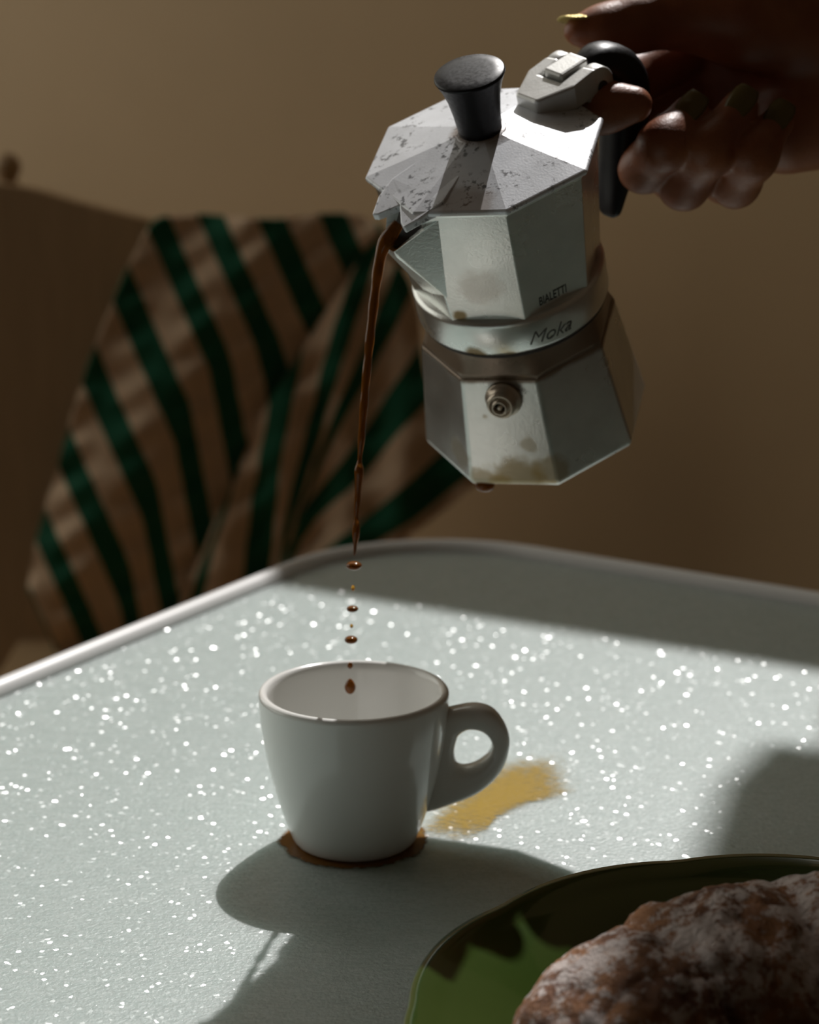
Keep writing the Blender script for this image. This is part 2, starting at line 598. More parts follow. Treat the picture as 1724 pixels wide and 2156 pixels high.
ce = np.array((996.0, 1572.0))
n = 56
ri, ro = polar(eye, ce, n), polar(ear, ce, n)
loops = []
for k in range(n):
    a = 2 * math.pi * k / n
    d = np.array((math.cos(a), math.sin(a)))
    pi_, po_ = at_y(*(ce + d * ri[k]), 0.0), at_y(*(ce + d * ro[k]), 0.0)
    mid, hw = (pi_ + po_) / 2, (po_ - pi_) / 2
    loop = []
    for j in range(16):
        t = 2 * math.pi * j / 16
        c_, s_ = math.cos(t), math.sin(t)
        c_ = math.copysign(abs(c_) ** 0.7, c_)
        s_ = math.copysign(abs(s_) ** 0.7, s_)
        loop.append(mid + hw * c_ + Vector((0, 1, 0)) * 0.0048 * s_ - cup.location)
    loops.append(loop)
bm = rings(loops + [loops[0]], False, False)
bmesh.ops.remove_doubles(bm, verts=bm.verts, dist=1e-6)
link('handle', bm, M_PORCELAIN, cup, True)


# spilt coffee on the glass
def blob_patch(pts_px, z, inner_scale=0.55):
    """flat film; uv.x is 1 in the middle and 0 at the rim"""
    P = [at_z(x, y, z) for x, y in [tuple(p) for p in smooth_line(pts_px + [pts_px[0]], 5)[:-1]]]
    c = sum(P, Vector()) / len(P)
    bm = bmesh.new()
    uvl = bm.loops.layers.uv.new('UVMap')
    layers = []
    for s in (1.0, 0.8, inner_scale, 0.2):
        layers.append(([bm.verts.new(c + (p - c) * s) for p in P], 1 - s))
    m = len(P)
    for (va, ua), (vb, ub) in zip(layers, layers[1:]):
        for i in range(m):
            f = bm.faces.new((va[i], va[(i + 1) % m], vb[(i + 1) % m], vb[i]))
            for l, u in zip(f.loops, (ua, ua, ub, ub)): l[uvl].uv = (min(1, u * 1.6), 0)
    f = bm.faces.new(layers[-1][0])
    for l in f.loops: l[uvl].uv = (1, 0)
    return bm


o = link('coffee_spill', blob_patch([(835, 1775), (870, 1725), (930, 1680), (1000, 1630), (1055, 1592), (1130, 1575), (1200, 1580),
                                     (1222, 1625), (1235, 1662), (1175, 1685), (1125, 1695), (1070, 1722), (1035, 1745), (1000, 1778), (930, 1790)], 0.00045), M_SPILL)
tag(o, 'thin yellow streak of spilt coffee on the glass behind the cup handle', 'spill')
loops = []
na = 90
bm = bmesh.new()
uvl = bm.loops.layers.uv.new('UVMap')
rows = []
for r, u in ((0.0150, 1.0), (0.0196, 1.0), (0.0221, 0.85), (0.0244, 0.1)):
    row = []
    for k in range(na):
        a = 2 * math.pi * k / na
        w = noise.noise(Vector((math.cos(a) * 3.0, math.sin(a) * 3.0, 2.2))) * 0.0010 + noise.noise(Vector((math.cos(a) * 11, math.sin(a) * 11, 5))) * 0.0003
        left = 0.0016 * math.exp(-((math.degrees(a) - 186) / 10) ** 2)
        rr = r + ((w + left) if u < 0.9 else 0)
        row.append(bm.verts.new((rr * math.cos(a), rr * math.sin(a), 0.0004)))
    rows.append((row, u))
for (va, ua), (vb, ub) in zip(rows, rows[1:]):
    for k in range(na):
        f = bm.faces.new((va[k], vb[k], vb[(k + 1) % na], va[(k + 1) % na]))
        for l, u in zip(f.loops, (ua, ub, ub, ua)): l[uvl].uv = (u, 0)
o = link('coffee_ring', bm, M_RING)
tag(o, 'dark brown ring of wet coffee around the foot of the cup', 'spill')

# ------------------------------------------------------------------ moka pot
POT_R = Matrix(((-0.84086712, 0.50648409, -0.19083072), (-0.38286408, -0.80583029, -0.45172186), (-0.38256711, -0.30677583, 0.87151076)))
POT_T = Vector((0.06087733, 0.04434367, 0.13331909))
POT_K = 1.05
POT_W = Matrix.Translation(CAM + (POT_T - CAM) * POT_K) @ POT_R.to_4x4() @ Matrix.Scale(POT_K, 4)
pot = empty('stovetop_coffee_maker')
pot.matrix_world = POT_W
tag(pot, 'stained octagonal aluminium stovetop coffee maker with black knob, tilted to pour', 'coffee maker')

# boiler
loops = [octo(0.0345, 0.0), octo(0.0372, 0.0008), octo(0.0380, 0.0030), octo(0.0322, 0.0405), octo(0.0318, 0.0413)]
o = link('boiler', rings(loops), M_BOILER, pot)
bevel(o, 0.0012, 3, 20)
# shoulder: octagon turning into a round neck
n = 64


def octo_r(a, R):
    a = (a - rad(22.5)) % rad(45)
    return R * math.cos(rad(22.5)) / math.cos(a - rad(22.5))


loops = []
for k, (t, z) in enumerate(((0.0, 0.0408), (0.25, 0.0425), (0.6, 0.0452), (1.0, 0.0485), (1.0, 0.0505))):
    loops.append([Vector(((octo_r(a, 0.0319) * (1 - t) + 0.0288 * t) * math.cos(a), (octo_r(a, 0.0319) * (1 - t) + 0.0288 * t) * math.sin(a), z))
                  for a in [2 * math.pi * i / n for i in range(n)]])
link('shoulder', rings(loops), M_BOILER, pot, True)
link('gasket', lathe([(0.0005, 0.0492), (0.0297, 0.0492), (0.0301, 0.0500), (0.0297, 0.0508), (0.0005, 0.0508)], 64), M_GASKET, pot, True)
# collar
link('collar', lathe([(0.0005, 0.0503), (0.0290, 0.0503), (0.0303, 0.0508), (0.0309, 0.0522), (0.0310, 0.0612), (0.0307, 0.0625), (0.0298, 0.0632), (0.0005, 0.0632)], 96), M_COLLAR, pot, True)


# upper body
def body_r(z):
    return 0.0304 + (z - 0.063) / (0.1045 - 0.063) * (0.0350 - 0.0304)


loops = [octo(body_r(0.0625), 0.0625), octo(body_r(0.1035), 0.1035), octo(0.0353, 0.1040), octo(0.0353, 0.1052), octo(0.0335, 0.1052)]
o = link('upper_body', rings(loops), M_UPPER, pot)
bevel(o, 0.0007, 2, 20)
AZ_S, AZ_H = Matrix.Rotation(rad(12), 4, 'Z'), Matrix.Rotation(rad(10), 4, 'Z')


def turned(bm_, m4):
    bmesh.ops.transform(bm_, matrix=m4, verts=bm_.verts)
    return bm_


# spout: a V-shaped beak whose lip dips in front of the body
vtx = []
for s in (1, -1):
    vtx += [(0.0292, s * 0.0126, 0.1038), (0.0322, s * 0.0058, 0.0752), (0.0428, s * 0.0022, 0.0952), (0.0420, s * 0.0018, 0.0925),
            (0.0272, s * 0.0100, 0.1030), (0.0395, s * 0.0008, 0.0955), (0.0300, s * 0.0002, 0.0940)]
fc = []
for b in (0, 7):
    fc += [(b, b + 2, b + 1), (b + 2, b + 3, b + 1), (b, b + 4, b + 5, b + 2), (b + 4, b + 6, b + 5)]
fc += [(2, 9, 10, 3), (3, 10, 8, 1), (2, 5, 12, 9), (5, 6, 13, 12)]
o = link('spout', turned(mesh_from(vtx, fc), AZ_S), M_UPPER, pot)
bevel(o, 0.0006, 2, 20)
# coffee lying in the spout
o = link('coffee_in_spout', turned(mesh_from([(0.0275, 0.0095, 0.1015), (0.0275, -0.0095, 0.1015), (0.0412, -0.0016, 0.0960), (0.0412, 0.0016, 0.0960), (0.028, 0, 0.092)],
                                      [(0, 1, 2, 3), (0, 3, 4), (1, 4, 2), (0, 4, 1), (2, 4, 3)]), AZ_S), M_DARK, pot)
o['label'] = 'dark coffee in the spout'
# lid
lid_loops = [octo(0.0355, 0.1048), octo(0.0368, 0.1050), octo(0.0372, 0.1058), octo(0.0368, 0.1067), octo(0.0240, 0.1092), octo(0.0110, 0.1118), octo(0.0080, 0.1128)]
lid = link('lid', rings(lid_loops), M_LID, pot)
bevel(lid, 0.0005, 2, 25)
link('boss', lathe([(0.0005, 0.1110), (0.0084, 0.1112), (0.0082, 0.1124), (0.0074, 0.1130), (0.0005, 0.1132)], 40), M_LID, lid, True)
top = [(0.0180, -0.0090, 0.1098), (0.0280, -0.0112, 0.1080), (0.0352, -0.0098, 0.1064), (0.0415, -0.0063, 0.1048), (0.0408, -0.0045, 0.1049),
       (0.0352, -0.0005, 0.1062), (0.0400, 0.0048, 0.1050), (0.0412, 0.0074, 0.1047), (0.0370, 0.0098, 0.1060), (0.0285, 0.0122, 0.1080), (0.0180, 0.0090, 0.1098)]
low = [(x - 0.0004, y, z - (0.0024 if x > 0.031 else 0.004)) for x, y, z in top]
m_ = len(top)
fc = [(0, 1, 9, 10), (1, 2, 5), (2, 3, 4, 5), (5, 6, 7, 8), (8, 9, 1, 5)]
fc += [tuple(m_ + i for i in reversed(f)) for f in fc]
fc += [(i, (i + 1) % m_, m_ + (i + 1) % m_, m_ + i) for i in range(m_)]
o = link('lid_beak', turned(mesh_from(top + low, fc), AZ_S), M_LID, lid)
bevel(o, 0.0005, 2, 30)
# knob
knob_prof = [(0.0005, 0.1125), (0.0066, 0.1125), (0.0068, 0.1150), (0.0072, 0.1195), (0.0080, 0.1245), (0.0092, 0.1285), (0.0104, 0.1312), (0.0107, 0.1318),
             (0.0106, 0.1323), (0.0102, 0.1326), (0.0070, 0.1329), (0.0035, 0.1331), (0.0005, 0.1331)]
link('knob', lathe(knob_prof, 56), M_BLACK, pot, True)


# hinge bracket: fork with a tongue between its arms
def prism(poly, z0, z1, mat_):
    n_ = len(poly)
    v_ = [Vector((x, y, z1 if len(poly[0]) < 3 else 0)) for x, y in poly] + [Vector((x, y, z0)) for x, y in poly]
    b_ = mesh_from(v_, [tuple(range(n_)), tuple(range(2 * n_ - 1, n_ - 1, -1))] + [(i, (i + 1) % n_, n_ + (i + 1) % n_, n_ + i) for i in range(n_)])
    return b_


fork = [(-0.0190, 0.0046), (-0.0190, -0.0046), (-0.0300, -0.0102), (-0.0380, -0.0100), (-0.0390, -0.0050), (-0.0300, -0.0046), (-0.0300, 0.0046),
        (-0.0390, 0.0050), (-0.0400, 0.0102), (-0.0300, 0.0104)]
bk = link('hinge_bracket', turned(prism(fork, 0.1072, 0.1162, None), AZ_H), M_HINGE, lid)
for v in bk.data.vertices:
    if v.co.z > 0.115: v.co.z -= 0.0022 * max(0.0, (v.co.x + 0.040) / 0.021)
bevel(bk, 0.0010, 3, 30)
for s in (-1, 1):
    bm = lathe([(0.0005, -0.0024), (0.0056, -0.0024), (0.0060, -0.0019), (0.0060, 0.0019), (0.0056, 0.0024), (0.0005, 0.0024)], 32)
    bmesh.ops.transform(bm, matrix=AZ_H @ Matrix.Translation((-0.0405, s * 0.0076, 0.1098)) @ Matrix.Rotation(rad(90), 4, 'X'), verts=bm.verts)
    link('hinge_barrel', bm, M_HINGE, lid, True)
bm = lathe([(0.0005, -0.0103), (0.0019, -0.0103), (0.0019, 0.0103), (0.0005, 0.0103)], 20)
bmesh.ops.transform(bm, matrix=AZ_H @ Matrix.Translation((-0.0415, 0, 0.1092)) @ Matrix.Rotation(rad(90), 4, 'X'), verts=bm.verts)
link('hinge_pin', bm, M_DARK, lid, True)
tg = [(-0.0308, -0.0040), (-0.0308, 0.0040), (-0.0425, 0.0040), (-0.0425, -0.0040)]
bm = turned(prism(tg, 0.1080, 0.1168, None), AZ_H)
o = link('hinge_tongue', bm, M_HINGE, pot)
bevel(o, 0.0008, 2, 30)
bm = bmesh.new()
box(bm, (-0.0450, -0.0044, 0.0960), (-0.0310, 0.0044, 0.1085))
o = link('hinge_post', turned(bm, AZ_H), M_UPPER, pot)
bevel(o, 0.001, 2, 30)
# handle: swept section in the plane of spout and hinge (x, z, half depth, half width)
hp = smooth_line([(-0.0425, 0.1095, 0.0045, 0.0046), (-0.0495, 0.1102, 0.0060, 0.0066), (-0.0560, 0.1058, 0.0068, 0.0074), (-0.0592, 0.0980, 0.0070, 0.0076),
                  (-0.0576, 0.0880, 0.0070, 0.0074), (-0.0545, 0.0790, 0.0062, 0.0070), (-0.0510, 0.0710, 0.0048, 0.0064), (-0.0480, 0.0645, 0.0034, 0.0056),
                  (-0.0455, 0.0582, 0.0022, 0.0045), (-0.0447, 0.0562, 0.0010, 0.0025)], 5)
loops = []
for i, q in enumerate(hp):
    t = hp[min(i + 1, len(hp) - 1)][:2] - hp[max(i - 1, 0)][:2]
    t = t / np.linalg.norm(t)
    nx, nz_ = -t[1], t[0]
    loop = []
    for j in range(20):
        a = 2 * math.pi * j / 20
        c_, s_ = math.cos(a), math.sin(a)
        c_ = math.copysign(abs(c_) ** 0.75, c_)
        s_ = math.copysign(abs(s_) ** 0.75, s_)
        loop.append(Vector((q[0] + nx * q[2] * c_, q[3] * s_, q[1] + nz_ * q[2] * c_)))
    loops.append(loop)
link('handle', turned(rings(loops), AZ_H), M_BLACK, pot, True)
# safety valve on the facet next to the spout
VA = 0.0338
vm = Matrix.Rotation(rad(45), 4, 'Z') @ Matrix.Translation((0.0308, 0.0006, VA)) @ Matrix.Rotation(rad(90 - 9), 4, 'Y')


def vpart(name, prof_, mat_, par, n_=40):
    b_ = lathe(prof_, n_)
    bmesh.ops.transform(b_, matrix=vm, verts=b_.verts)
    return link(name, b_, mat_, par, True)


valve = vpart('safety_valve', [(0.0005, -0.002), (0.0058, -0.002), (0.0060, 0.0006), (0.0056, 0.0014), (0.0046, 0.0016), (0.0046, 0.0042), (0.0040, 0.0050), (0.0036, 0.0052),
                               (0.0033, 0.0048), (0.0032, 0.0034), (0.0026, 0.0034), (0.0025, 0.0060), (0.0021, 0.0063), (0.0018, 0.0060), (0.0017, 0.0030), (0.0005, 0.0030)], M_BRASS, pot)
vpart('valve_hole_shade', [(0.0005, 0.0030), (0.0017, 0.0030), (0.00165, 0.0040), (0.0005, 0.0042)], M_DARK, valve)  # dark plug: the shade deep in the bore put in as colour
vpart('valve_pin', [(0.0005, 0.0040), (0.0008, 0.0042), (0.0008, 0.0058), (0.0005, 0.0060)], M_BRASS, valve, 16)


# lettering
def text_mesh(body, size, shear=0.0, extrude=0.00006, spacing=1.0, offset=0.0):
    c = bpy.data.curves.new('lettering', 'FONT')
    c.body = body
    c.size = size
    c.shear = shear
    c.extrude = extrude
    c.align_x = 'CENTER'
    c.space_character = spacing
    c.offset = offset
    c.resolution_u = 4
    t_ = bpy.data.objects.new('lettering', c)
    COL.objects.link(t_)
    bpy.context.view_layer.update()
    me = bpy.data.meshes.new_from_object(t_.evaluated_get(bpy.context.evaluated_depsgraph_get()))
    bpy.data.objects.remove(t_)
    bpy.data.curves.remove(c)
    return me


slope = math.atan((0.0350 - 0.0304) * math.cos(rad(22.5)) / (0.1045 - 0.063))
zt = 0.0652
me = text_mesh('BIALETTI', 0.0046, spacing=1.02, offset=0.00004)
for v in me.vertices: v.co.x *= 0.56
fm = Matrix.Translation((0.0010, body_r(zt) * math.cos(rad(22.5)) + 0.00004, zt)) @ Matrix.Rotation(-slope, 4, 'X') @ Matrix(((-1, 0, 0, 0), (0, 0, 1, 0), (0, 1, 0, 0), (0, 0, 0, 1)))
me.transform(fm)
o = link('lettering', me, M_PRINT, pot)
me = text_mesh('Moka', 0.0066, shear=0.5, offset=-0.00006)
for v in me.vertices:
    a = rad(80) + v.co.x / 0.0310
    r_ = 0.03103 + v.co.z
    v.co = Vector((r_ * math.cos(a), r_ * math.sin(a), 0.0535 + v.co.y))
o = link('lettering', me, M_PRINT_GREY, pot)
pot_children = True


def pot_pt(x, y, z):
    return POT_W @ Vector((x, y, z))


# ------------------------------------------------------------------ pouring coffee
tipw = POT_W @ (AZ_S @ Vector((0.0415, 0, 0.0950)))
sp = [(840, 470, 13), (828, 486, 15), (813, 508, 16), (803, 532, 14), (797, 560, 12), (790, 610, 10.5), (781, 690, 9.8), (773, 770, 9.0), (766, 850, 8.6), (761, 920, 7.2), (757, 968, 5.0),
      (756, 988, 8.8), (755, 1010, 8.2), (752, 1058, 6.2), (750, 1088, 4.8), (750, 1106, 7.6), (749, 1126, 7.4), (748, 1144, 4.0), (747, 1160, 3.2), (746, 1170, 1.4)]
pts, rds = [], []
for q in smooth_line(sp, 5):
    y = 0.008 + (tipw.y - 0.008) * max(0.0, 1 - (q[1] - 470) / 700.0)
    p = at_y(q[0], q[1], y)
    pts.append(p)
    rds.append(max(q[2], 1.0) / FPX * (p - CAM).dot(FW) * (1 + 0.08 * math.sin(q[1] * 0.09)))
o = link('coffee_stream', tube(pts, rds, 16, side=(1, 0, 0)), M_COFFEE, None, True)
tag(o, 'thin amber stream of coffee falling from the spout', 'coffee')


def drop(px, py, rx, rz, label, mat=M_COFFEE, y=0.008, up=0.0):
    p = at_y(px, py, y)
    k = (p - CAM).dot(FW) / FPX
    b_ = bmesh.new()
    bmesh.ops.create_uvsphere(b_, u_segments=20, v_segments=12, radius=1)
    for v in b_.verts:
        s_ = 1.0 - 0.35 * up * max(0, v.co.z)
        v.co = Vector((v.co.x * rx * k * s_, v.co.y * rx * k * s_, v.co.z * rz * k))
    o_ = link('coffee_drop', b_, mat, None, True)
    o_.location = p
    tag(o_, label, 'coffee drop', 'coffee drops falling into the cup')
    return o_


drop(745, 1191, 17, 9, 'wide flat coffee drop just below the end of the stream')
drop(743, 1238, 4.5, 6.5, 'tiny amber coffee drop right below the widest flat drop', M_AMBER, up=0.6)
drop(742, 1282, 12.5, 6.5, 'smallest of the three flat coffee drops, midway between stream and cup')
drop(740, 1318, 3.5, 4.5, 'tiny pale coffee droplet just above the flat drop nearest the cup', M_AMBER)
drop(739, 1347, 14, 8, 'shiny flat coffee drop just above the cup rim')
drop(737, 1401, 6, 7, 'small round coffee drop level with the back of the cup rim')
drop(737, 1445, 12, 17, 'large pear-shaped coffee drop inside the cup mouth', up=1.0)
q = pot_pt(0.0330 * math.cos(rad(30)), 0.0330 * math.sin(rad(30)), 0.0)
p0 = pot_pt(0.0352 * math.cos(rad(27)), 0.0352 * math.sin(rad(27)), -0.0004)
bm = bmesh.new()
bmesh.ops.create_uvsphere(bm, u_segments=20, v_segments=12, radius=1)
for v in bm.verts: v.co = Vector((v.co.x * 0.0034, v.co.y * 0.0022, v.co.z * 0.0024))
o = link('coffee_drop', bm, M_COFFEE, None, True)
o.location = p0
tag(o, 'reddish coffee drop hanging under the bottom edge of the coffee maker', 'coffee drop')

# ------------------------------------------------------------------ plate
PC = Vector((0.1165, -0.172, 0.0))
plate = empty('green_plate', PC + Vector((0, 0, 0.0004)))
tag(plate, 'green glazed plate with wavy scalloped rim', 'plate')


def scal(a, r):
    k = max(0.0, (r - 0.060) / 0.040)
    s_ = abs(math.sin(a * 5 + 0.5))
    return r * (1 + 0.016 * k * (s_ ** 0.7 - 0.6))


prof = [(0.001, 0.002), (0.050, 0.002), (0.054, 0.0), (0.058, 0.001), (0.064, 0.006), (0.080, 0.0145), (0.094, 0.0200), (0.0995, 0.0235), (0.1003, 0.0248), (0.0995, 0.0260),
        (0.0975, 0.0258), (0.0930, 0.0232), (0.0900, 0.0222), (0.0780, 0.0170), (0.0660, 0.0100), (0.0600, 0.0068), (0.0520, 0.0058), (0.0200, 0.0056), (0.001, 0.0056)]
loops = [circle(r, z, 160, scal) for r, z in prof]
# wave the height of the rim too
for (r, z), l in zip(prof, loops):
    for i, v in enumerate(l):
        a = 2 * math.pi * i / 160
        k = max(0.0, (r - 0.075) / 0.025)
        v.z += 0.0006 * k * (abs(math.sin(a * 5 + 0.5)) - 0.5)
link('dish', rings(loops), M_GREEN, plate, True)

# ------------------------------------------------------------------ croissant
spine = smooth_line([(-0.090, -0.052, 0.006, 0.0), (-0.077, -0.030, 0.0200, 0.4), (-0.056, -0.010, 0.0285, 1.0), (-0.030, 0.004, 0.0310, 1.6), (0.000, 0.010, 0.0310, 2.2),
                     (0.030, 0.004, 0.0285, 2.8), (0.055, -0.012, 0.022, 3.4), (0.074, -0.034, 0.014, 4.0), (0.084, -0.052, 0.006, 4.4)], 22)
loops = []
ns = 110
for i, q in enumerate(spine):
    t = spine[min(i + 1, len(spine) - 1)][:2] - spine[max(i - 1, 0)][:2]
    t = t / np.linalg.norm(t)
    nv = np.array((-t[1], t[0]))
    s_ = i / (len(spine) - 1)
    seg = s_ * 6.4
    fr = seg - math.floor(seg)
    step = 0.90 + 0.13 * math.sin(math.pi * min(1, fr * 1.02)) ** 0.6          # rolled layers
    loop = []
    for j in range(ns):
        a = 2 * math.pi * j / ns
        fr2 = (seg + 0.22 * math.sin(a)) % 1.0
        step = 0.86 + 0.17 * (math.sin(math.pi * min(1.0, fr2 ** 0.8)) ** 0.5 if 0 < fr2 < 1 else 0)
        r = q[2] * 0.86 * step
        p = Vector((q[0] + nv[0] * math.cos(a) * r * 1.05, q[1] + nv[1] * math.cos(a) * r * 1.05, math.sin(a) * r * 0.98))
        nn = noise.noise(Vector((p.x, p.y, p.z)) * 75) * 0.0022 + noise.noise(Vector((p.x, p.y, p.z)) * 240) * 0.0010 - max(0.0, 0.12 - abs(noise.noise(Vector((p.x, p.y, p.z)) * 110 + Vector((3, 1, 7))))) * 0.008
        p = Vector((p.x + nv[0] * math.cos(a) * nn, p.y + nv[1] * math.cos(a) * nn, p.z + math.sin(a) * nn))
        p.z = max(p.z + q[2] * 0.74, 0.0002)
        loop.append(p)
    loops.append(loop)
o = link('croissant', rings(loops), M_CRUST, None, True)
o.location = PC + Vector((0.012, 0.004, 0.0062))
tag(o, 'brown croissant dusted with icing sugar lying on the green plate', 'croissant')

# ------------------------------------------------------------------ hand
def H(px, py, y):
    return np.array(at_y(px, py, y + 0.042))


WR0, WR1 = H(2350, 120, 0.075), H(1860, 130, 0.068)
palm = [
    (H(1860, 70, 0.070), H(1470, 95, 0.082), 0.0240, 0.0115),
    (H(1860, 120, 0.072), H(1470, 170, 0.086), 0.0250, 0.0115),
    (H(1860, 160, 0.072), H(1500, 240, 0.084), 0.0250, 0.0112),
    (H(1860, 190, 0.070), H(1560, 300, 0.076), 0.0240, 0.0110),
    (H(1840, 215, 0.058), H(1660, 280, 0.058), 0.0180, 0.0140),       # heel of the hand below the little finger
    (H(1800, 60, 0.060), H(1560, 30, 0.050), 0.0200, 0.0160),          # thenar
    (WR0, WR1, 0.0300, 0.0260),
]
thumb = [(H(1560, 30, 0.050), 0.0155), (H(1440, 28, 0.048), 0.0114), (H(1335, 50, 0.044), 0.0090), (H(1265, 62, 0.040), 0.0072), (H(1215, 66, 0.037), 0.0047)]
fingers = [
    [(H(1470, 95, 0.082), 0.0115), (H(1300, 180, 0.055), 0.0088), (H(1238, 215, 0.030), 0.0082), (H(1270, 226, 0.004), 0.0076), (H(1335, 220, 0.002), 0.0060)],
    [(H(1470, 170, 0.086), 0.0115), (H(1350, 300, 0.060), 0.0092), (H(1356, 352, 0.024), 0.0078), (H(1398, 305, 0.008), 0.0077), (H(1452, 240, 0.016), 0.0064)],
    [(H(1500, 240, 0.084), 0.0112), (H(1420, 360, 0.058), 0.0092), (H(1440, 388, 0.024), 0.0078), (H(1490, 318, 0.008), 0.0076), (H(1558, 226, 0.018), 0.0061)],
    [(H(1560, 300, 0.076), 0.0110), (H(1530, 372, 0.054), 0.0086), (H(1548, 384, 0.024), 0.0076), (H(1585, 330, 0.010), 0.0073), (H(1636, 256, 0.020), 0.0056)],
]


def cone_sdf(P, a, b, ra, rb):
    ab = b - a
    t = np.clip(((P - a) @ ab) / (ab @ ab), 0, 1)
    d = P - a - t[..., None] * ab
    return np.sqrt((d * d).sum(-1)) - (ra + (rb - ra) * t)


def smin(a, b, k):
    hh = np.clip(0.5 + 0.5 * (b - a) / k, 0, 1)
    return b * (1 - hh) + a * hh - k * hh * (1 - hh)


def surface_nets(D, org, step):
    ins = D < 0
    nx, ny, nz3 = D.shape
    cells = np.zeros((nx - 1, ny - 1, nz3 - 1), int)
    corner = [(i, j, k) for i in (0, 1) for j in (0, 1) for k in (0, 1)]
    for (i, j, k) in corner:
        cells += ins[i:nx - 1 + i, j:ny - 1 + j, k:nz3 - 1 + k]
    act = (cells > 0) & (cells < 8)
    idx = -np.ones(act.shape, int)
    ijk = np.argwhere(act)
    idx[act] = np.arange(len(ijk))
    acc = np.zeros((len(ijk), 3))
    cnt = np.zeros(len(ijk))
    for a_ in range(8):
        for b_ in range(a_ + 1, 8):
            ca, cb = np.array(corner[a_]), np.array(corner[b_])
            if np.abs(ca - cb).sum() != 1: continue
            da = D[tuple((ijk + ca).T)]
            db = D[tuple((ijk + cb).T)]
            m = (da < 0) != (db < 0)
            t = np.where(m, da / np.where(m, da - db, 1), 0)
            acc += np.where(m[:, None], ca + (cb - ca) * t[:, None], 0)
            cnt += m
    V = (ijk + acc / cnt[:, None]) * step + org
    F = []
    for ax in range(3):
        sh = [slice(1, -1)] * 3
        lo = [slice(1, s - 1) for s in D.shape]
        hi = list(lo)
        lo[ax] = slice(0, D.shape[ax] - 1)
        hi[ax] = slice(1, D.shape[ax])
        A, B = ins[tuple(lo)], ins[tuple(hi)]
        e = np.argwhere(A != B)
        flip = A[tuple(e.T)]
        off = np.array([1, 1, 1])
        off[ax] = 0
        e = e + off
        u, w = [(1, 2), (2, 0), (0, 1)][ax]
        q = []
        for du, dw in ((-1, -1), (0, -1), (0, 0), (-1, 0)):
            c = e.copy()
            c[:, u] += du
            c[:, w] += dw
            q.append(idx[tuple(c.T)])
        q = np.stack(q, 1)
        q[~flip] = q[~flip][:, ::-1]
        F.append(q)
    return V, np.concatenate(F)


allp = np.array([p for seg in palm for p in seg[:2]] + [p for f in fingers + [thumb] for p, _ in f])
lo, hi = allp.min(0) - 0.034, allp.max(0) + 0.034
STEP = 0.00135
dims = np.ceil((hi - lo) / STEP).astype(int) + 1
grid = np.stack(np.meshgrid(*[lo[i] + STEP * np.arange(dims[i]) for i in range(3)], indexing='ij'), -1).astype(np.float32)
body = None
for a_, b_, ra, rb in palm:
    d = cone_sdf(grid, a_, b_, ra, rb)
    body = d if body is None else smin(body, d, 0.012)
for chain, kk in [(thumb, 0.010)] + [(f, 0.004) for f in fingers]:
    c_ = None
    for i in range(len(chain) - 1):
        (a_, ra), (b_, rb) = chain[i], chain[i + 1]
        d = cone_sdf(grid, a_, b_, ra, rb)
        if i > 0 and chain is not thumb:                        # knuckle swell
            d = np.minimum(d, np.sqrt(((grid - a_) ** 2).sum(-1)) - ra * 1.0)
        c_ = d if c_ is None else smin(c_, d, 0.006)
    body = smin(body, c_, kk if chain is thumb else 0.0016)
V, Fq = surface_nets(body, lo, STEP)
me = bpy.data.meshes.new('person')
me.from_pydata(V.tolist(), [], Fq.tolist())
person = link('person', me, M_SKIN, None, True)
md_ = person.modifiers.new('smooth', 'SMOOTH')
md_.factor = 0.5
md_.iterations = 4
tag(person, 'hand with gold nail polish gripping the black handle of the coffee maker', 'person')


def nail(a, b, out, r, ln, wd, mat_=M_NAIL):
    """a, b: last joint and tip of a finger; out: side the nail faces; r: finger radius there"""
    a, b, out = Vector(a), Vector(b), Vector(out)
    t = (b - a).normalized()
    out = (out - t * out.dot(t)).normalized()
    s_ = t.cross(out)
    c = b + out * r - t * ln * 0.25
    bm_ = bmesh.new()
    g = []
    for i in range(11):
        row = []
        u = -1 + 2 * i / 10
        for j in range(9):
            w = -1 + 2 * j / 8
            ww = w * wd * (1 - 0.30 * max(0, u) ** 3 - 0.25 * max(0, -u) ** 2)
            row.append(bm_.verts.new(c + t * u * ln + s_ * ww + out * (0.0010 - 0.30 * ww * ww / wd - 0.0012 * max(0, -u))))
        g.append(row)
    for i in range(10):
        for j in range(8):
            bm_.faces.new((g[i][j], g[i][j + 1], g[i + 1][j + 1], g[i + 1][j]))
    o_ = link('nail', bm_, mat_, person, True)
    so = o_.modifiers.new('thickness', 'SOLIDIFY')
    so.thickness = 0.0007
    so.offset = 0
    return o_


nail(thumb[3][0], thumb[4][0], (0.0, 0.15, 1.0), 0.0042, 0.0072, 0.0052)
for f in fingers[1:]:
    nail(f[3][0], f[4][0], (-0.15, -1.0, 0.35), f[4][1] * 0.98, 0.0055, 0.0043, M_NAIL_DULL)

# ------------------------------------------------------------------ chair with a striped cloth
CY0 = 1.14
chair = empty('wooden_chair', Vector((-0.21, CY0 + 0.02, FLOOR_Z)))
tag(chair, 'brown wooden chair with a solid back and round knob, under the striped cloth', 'chair')
CB = chair.location.copy()


def clink(name, bm_, mat_, smooth=False):
    bmesh.ops.translate(bm_, verts=bm_.verts, vec=-CB)
    return link(name, bm_, mat_, chair, smooth)


